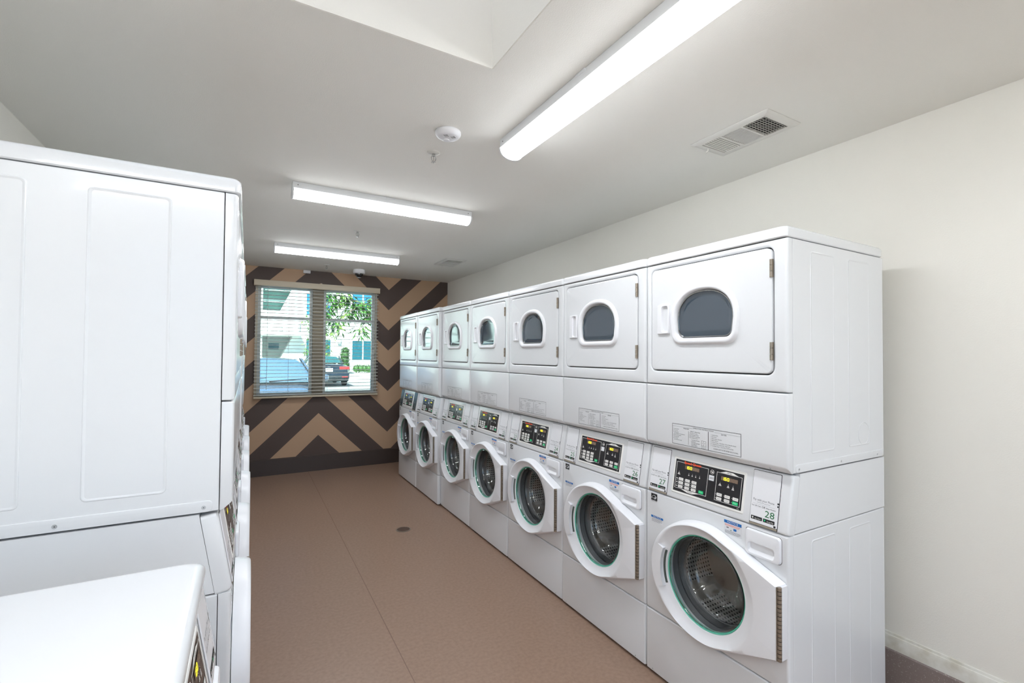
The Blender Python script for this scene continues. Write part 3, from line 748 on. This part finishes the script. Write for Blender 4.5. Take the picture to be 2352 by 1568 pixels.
lamp('ceiling_light', 1.8, -.55, PI/2, 1.22, 'added unseen fill light set lengthwise between the added glazing and the air vent')  # added fill behind the camera

def vent(cx, cy, label):
    o = empty('ceiling_vent', (cx, cy, CEIL)); tag(o, label, 'vent', 'ceiling air vents')
    hx, hy = .126, .203
    mb = MB('grille')
    F = lambda i, z: [(p[0], p[1], z) for p in rr(-hx+i, hx-i, -hy+i, hy-i, .003, 2)]
    mb.loft([F(0, -.0005), F(0, -.003), F(.010, -.011), F(.038, -.011), F(.040, -.004)], False, False); mb.build('vent_frame', o)
    MB('black_hole').box(-hx+.03, hx-.03, -hy+.03, hy-.03, -.003, -.001).build('duct', o)
    x0, x1 = -hx+.038, hx-.038; Y = [-hy+.038, -hy+.146, hy-.146+.0, hy-.038]
    Y = [-.165, -.055, .055, .165]
    mb = MB('grille')
    def blade(p, q, tilt, hw=.0062):
        p, q = Vector(p), Vector(q); d = (q-p).normalized(); side = Vector((-d.y, d.x, 0)); a = side*math.cos(tilt)*hw; b = Vector((0, 0, math.sin(tilt)*hw))
        e = Vector((0, 0, .0006))
        mb.loft([[tuple(r_+s_*(a+b)+e_*e) for s_, e_ in ((-1, -1), (1, -1), (1, 1), (-1, 1))] for r_ in (p, q)], True, True)
    for y in Y[1:3]: mb.box(x0, x1, y-.004, y+.004, -.012, -.0025)
    for k in range(8): blade((x0, Y[0]+.008+k*.0128, -.008), (x1, Y[0]+.008+k*.0128, -.008), R(55))
    for k in range(8): mb.box(x0+.010+k*.0205, x0+.0125+k*.0205, Y[0], Y[1]-.004, -.0095, -.0085)
    for k in range(13): blade((x0+.006+k*.0137, Y[1]+.005, -.008), (x0+.006+k*.0137, Y[2]-.005, -.008), R(48), .0028)
    for k in range(8): blade((x0, Y[2]+.010+k*.0128, -.008), (x1, Y[2]+.010+k*.0128, -.008), R(-35), .0030)
    mb.build('louvre', o)
    MB('grille').tube([(-.03, .172, -.010), (-.028, .174, -.02), (-.034, .182, -.028)], .003).build('damper_lever', o)
vent(2.063, 1.406, 'white ceiling air vent beside the long lengthwise light')
vent(2.027, 5.075, 'small-looking white ceiling air vent close to the striped wall')

def sprinkler(x, y, label):
    o = empty('fire_sprinkler', (x, y, CEIL)); tag(o, label, 'sprinkler', 'fire sprinklers in the ceiling')
    MB('grille').lathe([(0, -.0005), (.034, -.0005), (.034, -.003), (.022, -.008), (.012, -.009), (0, -.009)], n=28).build('escutcheon', o)
    mb = MB('chrome'); mb.cyl((0, 0, -.008), (0, 0, -.02), .009, n=12)
    for s_ in (-1, 1): mb.tube([(s_*.008, 0, -.018), (s_*.013, 0, -.03), (s_*.010, 0, -.042), (s_*.002, 0, -.05)], .0022)
    mb.cyl((0, 0, -.02), (0, 0, -.046), .0022, n=8); mb.build('sprinkler_frame', o)
    mb = MB('chrome'); mb.cyl((0, 0, -.049), (0, 0, -.052), .006, n=12)
    for k in range(10):
        t = 2*PI*k/10; mb.tube([(.004*math.cos(t), .004*math.sin(t), -.051), (.014*math.cos(t), .014*math.sin(t), -.053)], .0014, 4)
    mb.build('deflector', o)
sprinkler(.842, 2.358, 'fire sprinkler head beside the round smoke detector')
sprinkler(.813, 4.20, 'fire sprinkler head between the two crosswise ceiling lights')
sprinkler(.806, 6.0, 'tiny fire sprinkler head beside the dome camera')

o = empty('smoke_detector', (.823, 2.103, CEIL)); tag(o, 'round white smoke detector on the ceiling beside a sprinkler', 'smoke detector')
MB('plastic').lathe([(.060, -.0005), (.062, -.004), (.062, -.011), (.060, -.016), (.054, -.024), (.046, -.0285), (.03, -.0305), (0, -.031)], n=40).build('detector_body', o)
mb = MB('black_hole')
for cx in (-.018, .018):
    for i in range(-2, 3):
        for j in range(-2, 3):
            if (i*i+j*j) < 5 and (i+j) % 2 == 0: mb.cyl((cx+i*.0052, -.020+j*.0046, -.026), (cx+i*.0052, -.020+j*.0046, -.0316), .0018, n=6)
mb.build('sounder_holes', o)
MB('plastic').lathe([(.015, -.029), (.015, -.034), (.012, -.0355), (0, -.0355)], (0, .022, 0), n=24).build('test_button', o)

o = empty('ceiling_dome_camera', (1.213, 6.13, CEIL)); tag(o, 'white dome security camera with a black globe above the window', 'security camera')
MB('plastic').lathe([(.070, -.0005), (.073, -.01), (.073, -.044), (.068, -.051), (.05, -.052)], n=36).build('camera_housing', o)
MB('domeblack').lathe([(.050, -.048)]+[(.050*math.cos(t), -.053-.050*math.sin(t)) for t in (R(a) for a in range(0, 91, 10))], n=32).build('camera_globe', o)
MB('plastic').lathe([(.051*math.cos(t), -.0538-.051*math.sin(t)) for t in (R(a) for a in (62, 70, 80, 90))], n=32).build('globe_cap', o)
mb = MB('plastic').box(-.042, .042, -.03, 0, -.04, -.0, .004); o = mb.build('wall_mount_sensor', None, loc=(.64, YB-.001, CEIL-.002))
tag(o, 'small white plastic box high on the striped wall above the blind', 'sensor')

o = empty('floor_drain', (1.186, 3.98, 0)); tag(o, 'round slotted floor drain in the brown floor', 'drain')
MB('brass').lathe([(.062, .0005), (.062, .003), (.052, .004), (.052, .001)], n=36).build('drain_rim', o)
mb = MB(mat('drain_metal', (104, 84, 72), .5, metal=.3)); 
for k in range(-4, 5):
    y = k*.0115; h = math.sqrt(.052**2-y*y); mb.box(-h, h, y-.0038, y+.0038, .0008, .0036)
mb.build('drain_grate', o)

# ---------------------------------------------------------------- outside
M['asphalt'] = mat('pale_concrete', (158, 158, 156), .9, vary=(3, (146, 146, 145), .3, .7))
M['stucco'] = mat('white_stucco', (232, 230, 224), .9)
M['tealglass'] = mat('teal_glass', (14, 84, 98), .12, coat=.5)
M['blueglass'] = mat('blue_glass', (44, 112, 150), .12, coat=.5)
M['greyslab'] = mat('grey_render', (176, 182, 178), .9)
M['balcony_shade'] = mat('teal_shade_tint', (120, 158, 152), .9)  # the balcony's teal shade, put into the base colour
M['leaf'] = mat('leaf_green', (84, 128, 44), .5, vary=(9, (48, 92, 30), .35, .65))
M['leaf2'] = mat('leaf_light', (132, 156, 66), .5, vary=(9, (84, 124, 44), .35, .65))
M['hedge'] = mat('hedge_green', (72, 108, 42), .6, vary=(20, (44, 76, 28), .35, .65))
M['bark'] = mat('bark', (140, 120, 96), .8)
M['silver'] = mat('silver_blue_paint', (112, 124, 146), .25, metal=.3, coat=1)
M['navy'] = mat('dark_car_paint', (34, 40, 50), .2, metal=.2, coat=1)
M['carglass'] = mat('car_glass', (100, 122, 146), .05, coat=1)
M['cardark'] = mat('car_glass_dark', (52, 96, 92), .05, coat=1)
M['tyre'] = mat('tyre', (24, 24, 25), .8)
M['tail'] = mat('tail_red', (214, 38, 36), .2, coat=1)
M['plate'] = mat('plate_white', (235, 235, 232), .5)
M['bumper'] = mat('bumper_black', (28, 29, 31), .5)
mb = MB('asphalt').box(-16, 26, YB+WT+.01, 60, -.3, -.01).box(-16, 26, -20, YN-.14, -.3, -.01); struct('ground', mb)
FY = 31.0
def bld(Xa, z28=None): return Xa*FY/28
b = empty('apartment_building', (5, FY, 0)); tag(b, 'white apartment building with teal windows across the car park', 'building')
def bl_(mb): mb.X = Matrix.Translation((-5, -FY, 0)); return mb
# facade with two slanted recesses
def wall_with(mb, x0, x1, z0, z1, y0, y1): mb.box(x0, x1, y0, y1, z0, z1)
mb = bl_(MB('stucco'))
wall_with(mb, -14, .70, -.1, 7.2, FY, FY+4)
wall_with(mb, 2.30, 20, -.1, 7.2, FY, FY+4)
wall_with(mb, .70, 2.30, 2.56, 4.06, FY, FY+4); wall_with(mb, .70, 2.30, 5.7, 7.2, FY, FY+4); wall_with(mb, .70, 2.3, -.1, .5, FY, FY+4)
mb.prism([(2.30, .5), (2.30, 2.5), (1.30, .5)], 'y', FY, FY+1.6); mb.prism([(2.30, 4.06), (2.30, 5.5), (1.63, 4.06)], 'y', FY, FY+1.6)
mb.build('facade', b)
bl_(MB('balcony_shade')).box(.70, 2.3, FY+1.6, FY+1.7, 4.06, 5.7).build('balcony_back', b)
bl_(MB('greyslab')).box(.70, 2.3, FY+1.6, FY+1.7, .5, 2.56).build('carport_back', b)
bl_(MB('stucco')).box(.55, 2.70, FY-.9, FY, 2.58, 2.78).build('balcony_slab', b)
bl_(MB('greyslab')).box(2.60, 2.70, FY-.12, FY-.001, 2.8, 3.4).build('downpipe', b)
def win(x0, x1, z0, z1, m_, muls=()):
    f = bl_(MB('stucco'))
    for q in ((x0-.06, x0, z0-.06, z1+.06), (x1, x1+.06, z0-.06, z1+.06), (x0, x1, z0-.06, z0), (x0, x1, z1, z1+.06)): f.box(q[0], q[1], FY-.05, FY-.001, q[2], q[3])
    for x in muls: f.box(x-.035, x+.035, FY-.045, FY-.001, z0, z1)
    fo = f.build('window_frame', b); bl_(MB(m_)).box(x0, x1, FY-.02, FY-.002, z0, z1).build('window_pane', fo)
win(3.06, 4.42, 3.86, 5.2, 'blueglass', (3.75,)); win(3.07, 4.46, 1.13, 2.39, 'tealglass', (3.76,)); win(5.77, 7.3, 1.13, 2.36, 'tealglass', (6.43,))
win(5.75, 7.3, 4.35, 5.4, 'blueglass', (6.4,))
bl_(MB('tealglass')).box(1.08, 1.66, FY+1.57, FY+1.6, 1.77, 2.14).build('carport_vent', b)
for x, z in ((4.97, 2.33), (1.63, 3.0)): bl_(MB('greyslab')).box(x-.09, x+.09, FY-.15, FY-.001, z-.16, z+.16).build('wall_lamp', b)
bl_(MB('stucco')).box(4.6, 8.5, FY-2.3, FY-.3, -.02, .28).build('planter_wall', b)

random.seed(11)
def leaf(mb, p, d, L, W):
    d = d.normalized(); s_ = d.cross(Vector((random.gauss(0, .5), random.gauss(0, .5), 1))).normalized(); n = d.cross(s_)
    P = [p, p+d*L*.4+s_*W*.5+n*W*.12, p+d*L, p+d*L*.4-s_*W*.5+n*W*.12, p+d*L*.45]
    vs = [mb.v(q) for q in P]; mb.f([vs[0], vs[1], vs[4]]); mb.f([vs[1], vs[2], vs[4]]); mb.f([vs[2], vs[3], vs[4]]); mb.f([vs[3], vs[0], vs[4]])
def rv(): return Vector((random.gauss(0, 1), random.gauss(0, 1), random.gauss(0, 1))).normalized()
def spray(mb, p, n, rad, L, W, droop=-.5):
    for _ in range(n):
        q = p+rv()*rad*random.random()**.5; d = (q-p)+rv()*rad*.6+Vector((0, 0, droop*rad*1.4)); leaf(mb, q, d, L*random.uniform(.7, 1.2), W*random.uniform(.8, 1.2))
# near tree with an overhanging branch
t = empty('broadleaf_tree', (3.1, 10.6, 0)); tag(t, 'leafy green tree whose branches hang across the upper window', 'tree')
lt = lambda mb: (setattr(mb, 'X', Matrix.Translation((-3.1, -10.6, 0))), mb)[1]
br = [[(3.1, 10.6, 2.6), (2.55, 10.3, 2.75), (2.1, 10.0, 2.55), (1.75, 9.9, 2.62), (1.4, 9.8, 2.72)], [(2.55, 10.3, 2.75), (2.2, 10.0, 2.35), (2.02, 9.9, 2.05)], [(2.1, 10, 2.55), (1.75, 9.8, 2.35), (1.5, 9.8, 2.12)], [(1.75, 9.9, 2.62), (1.5, 9.8, 2.5), (1.28, 9.7, 2.3)], [(3.1, 10.6, 2.9), (2.3, 10.2, 3.1), (1.5, 10, 2.95), (1.2, 9.9, 2.75)]]
mb = lt(MB('bark')); mb.tube([(3.1, 10.6, -.02), (3.12, 10.62, 1.3), (3.08, 10.6, 2.6), (3.15, 10.7, 4)], [.12, .1, .085, .05], 10).build('trunk', t)
for q in br: lt(MB('bark')).tube(q, [.022-.016*i/(len(q)-1) for i in range(len(q))], 6).build('branch', t)
mb = lt(MB('leaf', 'leaf2')); mb.keep = True
for q in br:
    for a, c in zip(q, q[1:]):
        a, c = Vector(a), Vector(c)
        for k in range(4):
            p = a.lerp(c, (k+.5)/4)
            if p.x > 2.75: continue
            mb.use('leaf' if random.random() < .7 else 'leaf2'); spray(mb, p, 14, .12, .15, .042)
for p in ((1.3, 9.8, 2.7), (1.45, 9.8, 2.55), (1.62, 9.8, 2.72), (1.3, 9.7, 2.35), (1.5, 9.8, 2.15), (1.55, 9.8, 2.05), (2.0, 9.9, 1.98), (2.2, 10, 2.3), (2.05, 9.9, 2.5), (2.3, 10.1, 2.45), (1.9, 9.9, 2.35)):
    mb.use('leaf' if random.random() < .7 else 'leaf2'); spray(mb, Vector(p), 36, .14, .16, .044)
for _ in range(40):
    spray(mb, Vector((3.1+random.gauss(0, .6), 10.7+random.gauss(0, .6), 3.6+random.gauss(0, .5))), 10, .3, .16, .045)
mb.build('foliage', t, 20)
t = empty('slender_tree', (3.57, 28.4, 0)); tag(t, 'slender young tree with pale leaves in front of the building', 'tree')
lt = lambda mb: (setattr(mb, 'X', Matrix.Translation((-3.57, -28.4, 0))), mb)[1]
lt(MB('bark')).tube([(3.57, 28.4, -.02), (3.62, 28.4, 1.5), (3.52, 28.4, 3.2)], [.05, .04, .015], 6).build('trunk', t)
mb = lt(MB('leaf2')); mb.keep = True
for _ in range(110):
    z = random.uniform(1.0, 3.7); spray(mb, Vector((3.62+random.gauss(0, .42), 28.4+random.gauss(0, .25), z)), 9, .2, .20, .09, -.2)
mb.build('foliage', t, 20)
def bush(name, pts, label, m_, L, W, cat, n):
    o = empty(name, pts[0]); tag(o, label, cat)
    mb = MB(m_); mb.X = Matrix.Translation(-Vector(pts[0])); mb.keep = True
    for p in pts[1:]:
        for _ in range(n):
            d = rv(); leaf(mb, Vector(p[:3])+d*p[3]*random.uniform(.75, 1), d+Vector((0, 0, .3)), L, W)
    mb.build('foliage', o, 20)
    mb = MB('hedge'); mb.X = Matrix.Translation(-Vector(pts[0]))
    for p in pts[1:]: mb.lathe([(p[3]*.9*math.cos(t_), p[3]*.9*math.sin(t_)) for t_ in (R(a_) for a_ in range(-90, 91, 18))], (p[0], p[1], p[2]), n=14)
    mb.build('shrub_core', o, 80)
bush('clipped_shrub', [(5.1, 29.6, .28)]+[(5.1+dx_, 29.6, z, r_) for dx_, z, r_ in ((0.05, .64, .22), (.02, .88, .25), (0, 1.15, .27), (0, 1.45, .27), (0, 1.68, .2))], 'clipped dark green shrub standing against the white building', 'hedge', .09, .06, 'shrub', 240)
bush('clipped_hedge', [(6.4, 29.6, .28)]+[(5.75+.25*i, 29.5, .63, .22) for i in range(10)], 'low clipped hedge under the building window', 'hedge', .08, .05, 'hedge', 140)
bush('low_plant', [(1.62, 7.45, -.01)]+[(1.40, 7.5, .72, .14), (1.58, 7.45, .74, .14), (1.74, 7.5, .70, .15), (1.55, 7.5, .42, .3), (1.55, 7.5, .2, .28)], 'low leafy plant just outside the window sill', 'leaf2', .10, .035, 'plant', 90)

def car(name, label, paint, glass, cx, yfront, dirn, rear):
    """A sedan lofted from cross-sections; local y runs from the nose (0) to the tail (4.75)."""
    o = empty(name, (cx, yfront, 0), 0 if dirn > 0 else 0); tag(o, label, 'car')
    S = (lambda y: y) if dirn > 0 else (lambda y: 4.75-y)
    st = [(.0, .55, .30, .62, .66), (.10, .76, .22, .72, .76), (.45, .88, .20, .80, .87), (1.2, .92, .20, .90, .985), (1.45, .925, .20, .93, 1.02), (2.6, .925, .20, .95, 1.02), (3.7, .92, .20, .97, 1.05), (4.3, .90, .24, .97, 1.045), (4.62, .86, .30, .95, 1.03), (4.72, .80, .36, .88, .97), (4.75, .74, .42, .80, .86)]
    rings = []
    for y, hw, zb, zs, zt_ in st:
        rings.append([(-hw*.86, S(y), zb), (-hw*.98, S(y), zb+.10), (-hw, S(y), (zb+zs)/2), (-hw*.985, S(y), zs-.06), (-hw*.94, S(y), zs), (-hw*.6, S(y), zt_-.015), (0, S(y), zt_), (hw*.6, S(y), zt_-.015), (hw*.94, S(y), zs), (hw*.985, S(y), zs-.06), (hw, S(y), (zb+zs)/2), (hw*.98, S(y), zb+.10), (hw*.86, S(y), zb)])
    mb = MB(paint); mb.loft(rings, True, True); body = mb.build('car_body', o, 50)
    # cabin
    cab = [(1.22, .76, 1.0, 1.005), (1.9, .66, 1.0, 1.33), (2.25, .60, 1.0, 1.405), (2.9, .58, 1.0, 1.42), (3.3, .60, 1.0, 1.385), (4.0, .68, 1.0, 1.08)]
    ring_ = lambda y, hw, zb, zt_: [(-.80+.02, S(y), zb-.05), (-hw-.04, S(y), max(zb-.02, zt_-.06)), (-hw*.85, S(y), zt_-.008), (0, S(y), zt_+.012), (hw*.85, S(y), zt_-.008), (hw+.04, S(y), max(zb-.02, zt_-.06)), (.78, S(y), zb-.05)]
    Q = [ring_(*c_) for c_ in cab]
    mb = MB(paint); mb.loft(Q[2:5], False, False, closed=False); mb.build('car_roof', o, 60)
    def strip(nm, m_, A, B, i0, i1, lift=.004):
        mb = MB(m_); mb.loft([A[i0:i1+1], B[i0:i1+1]], False, False, closed=False); mb.build(nm, o, 60)
    mb = MB(glass); mb.loft([r_[1:6] for r_ in Q[0:3]], False, False, closed=False); mb.build('windscreen', o, 60)
    mb = MB(glass); mb.loft([r_[1:6] for r_ in Q[4:6]], False, False, closed=False); mb.build('rear_window', o, 60)
    for sl_ in ((0, 2), (5, 7)):
        mb = MB(glass); mb.loft([[ (p[0]*1.002, p[1], p[2]) for p in r_[sl_[0]:sl_[1]]] for r_ in Q], False, False, closed=False); mb.build('side_window', o, 60)
    for sg in (-1, 1):
        mb = MB(paint)
        for a_, c_ in (((sg*.80, 1.22, 1.0), (sg*.64, 2.22, 1.39)), ((sg*.70, 4.0, 1.05), (sg*.64, 3.3, 1.37))):
            mb.use(paint).tube([(a_[0], S(a_[1]), a_[2]), (c_[0], S(c_[1]), c_[2])], .032, 6); mb.use('bumper').tube([(a_[0]*.965, S(a_[1])-.012, a_[2]+.022), (c_[0]*.955, S(c_[1])-.012, c_[2]+.022)], .010, 6)
        mb.build('roof_pillar', o)
        for y in (.9, 3.75):
            mb = MB('tyre', 'chrome'); mb.lathe([(.2, -.1), (.315, -.1), (.335, -.06), (.335, .06), (.315, .1), (.2, .1)], (sg*.82, S(y), .335), 'x', 28, False, False)
            mb.use('chrome').lathe([(.2, -.07), (.2, .09), (.06, .08), (0, .08)], (sg*.82, S(y), .335), 'x', 20); mb.build('wheel', o)
        MB(paint).box(sg*.98-.08, sg*.98+.08, min(S(1.55), S(1.68)), max(S(1.55), S(1.68)), 1.0, 1.12, .03).build('wing_mirror', o)
    if rear:
        yb = S(4.75); n_ = -1 if dirn < 0 else 1
        bx = lambda nm, m_, x0, x1, z0, z1, d0, d1, bv=.012: MB(m_).box(x0, x1, min(yb+n_*d0, yb+n_*d1), max(yb+n_*d0, yb+n_*d1), z0, z1, bv).build(nm, o)
        bx('rear_bumper', paint, -.88, .88, .36, .66, -.25, .05, .04); bx('bumper_valance', 'bumper', -.84, .84, .26, .47, -.2, .06, .03)
        bx('tail_light', 'tail', -.89, -.44, .79, .93, -.22, .02, .025); bx('tail_light', 'tail', .44, .89, .79, .93, -.22, .02, .025)
        bx('number_plate', 'plate', -.155, .155, .70, .86, .0, .018, .003); bx('badge', 'chrome', -.05, .05, .90, .93, -.02, .014, .004)
        bx('reflector', 'tail', -.80, -.55, .44, .49, .03, .07, .004); bx('reflector', 'tail', .55, .80, .44, .49, .03, .07, .004)
    else:
        yb = S(0)
        MB('bumper').box(-.5, .5, yb-.02, yb+.1, .42, .60, .02).build('front_grille', o)
        for sg in (-1, 1): MB('plate').box(sg*.66-.17, sg*.66+.17, yb+.03, yb+.30, .60, .72, .03).build('headlamp', o)
        mb = MB('bumper')
        for a_, c_ in (((-.62, 1.22, 1.02), (.02, 1.36, 1.075)), ((.06, 1.22, 1.03), (.66, 1.36, 1.055))): mb.tube([(a_[0], S(a_[1]), a_[2]), (c_[0], S(c_[1]), c_[2])], .012, 6)
        mb.build('wiper', o)
        MB('bumper').tube([(-.74, S(1.16), .995), (0, S(1.12), 1.0), (.74, S(1.16), .995)], .022, 6).build('cowl', o)
car('silver_car', 'silver-blue sedan parked nose-in right outside the window', 'silver', 'carglass', .26, 7.75, 1, False)
car('dark_sedan', 'dark sedan seen from behind with red tail lights, across the car park', 'navy', 'cardark', 3.22, 22.6, -1, True)

# ---------------------------------------------------------------- light, camera, view
sun = bpy.data.lights.new('sun', 'SUN'); sun.energy = 4.4; sun.angle = R(.6); sun.color = (1, .96, .9)
so = bpy.data.objects.new('sun', sun); C.objects.link(so)
so.rotation_euler = Vector((.35, .72, -.85)).to_track_quat('-Z', 'Y').to_euler()
wd = bpy.data.worlds.new('sky'); bpy.context.scene.world = wd; wd.use_nodes = True; nt = wd.node_tree
sky = nt.nodes.new('ShaderNodeTexSky'); sky.sky_type = 'HOSEK_WILKIE'; sky.sun_direction = Vector((-.35, -.72, .85)).normalized(); sky.turbidity = 3
bg = nt.nodes['Background']; nt.links.new(sky.outputs[0], bg.inputs[0]); bg.inputs[1].default_value = 1.7

cam = bpy.data.cameras.new('camera'); co = bpy.data.objects.new('camera', cam); C.objects.link(co)
f_, yaw, pitch, roll, sy_ = 1074.41, R(29.41), R(1.125), R(.428), 10.99
F = Vector((math.sin(yaw)*math.cos(pitch), math.cos(yaw)*math.cos(pitch), math.sin(pitch))); Rt = Vector((math.cos(yaw), -math.sin(yaw), 0)); U = Rt.cross(F)
R2 = Rt*math.cos(roll)+U*math.sin(roll); U2 = U*math.cos(roll)-Rt*math.sin(roll)
mw = Matrix((R2, U2, -F)).transposed().to_4x4(); mw.translation = (0, 0, HC); co.matrix_world = mw
cam.sensor_width = 36; cam.lens = f_/2352*36; cam.shift_y = sy_/2352; cam.clip_start = .02; cam.clip_end = 300
sc = bpy.context.scene; sc.camera = co
sc.view_settings.view_transform = 'Standard'; sc.view_settings.look = 'None'; sc.view_settings.gamma = 1; sc.view_settings.use_curve_mapping = False
sc.view_settings.exposure = 2.12
sc.cycles.use_denoising = True
sc.cycles.use_adaptive_sampling = True; sc.cycles.adaptive_threshold = .025; sc.cycles.adaptive_min_samples = 24
sc.cycles.max_bounces = 8; sc.cycles.diffuse_bounces = 4; sc.cycles.glossy_bounces = 3; sc.cycles.transparent_max_bounces = 20; sc.cycles.sample_clamp_indirect = 6
sc.cycles.caustics_reflective = False; sc.cycles.caustics_refractive = False
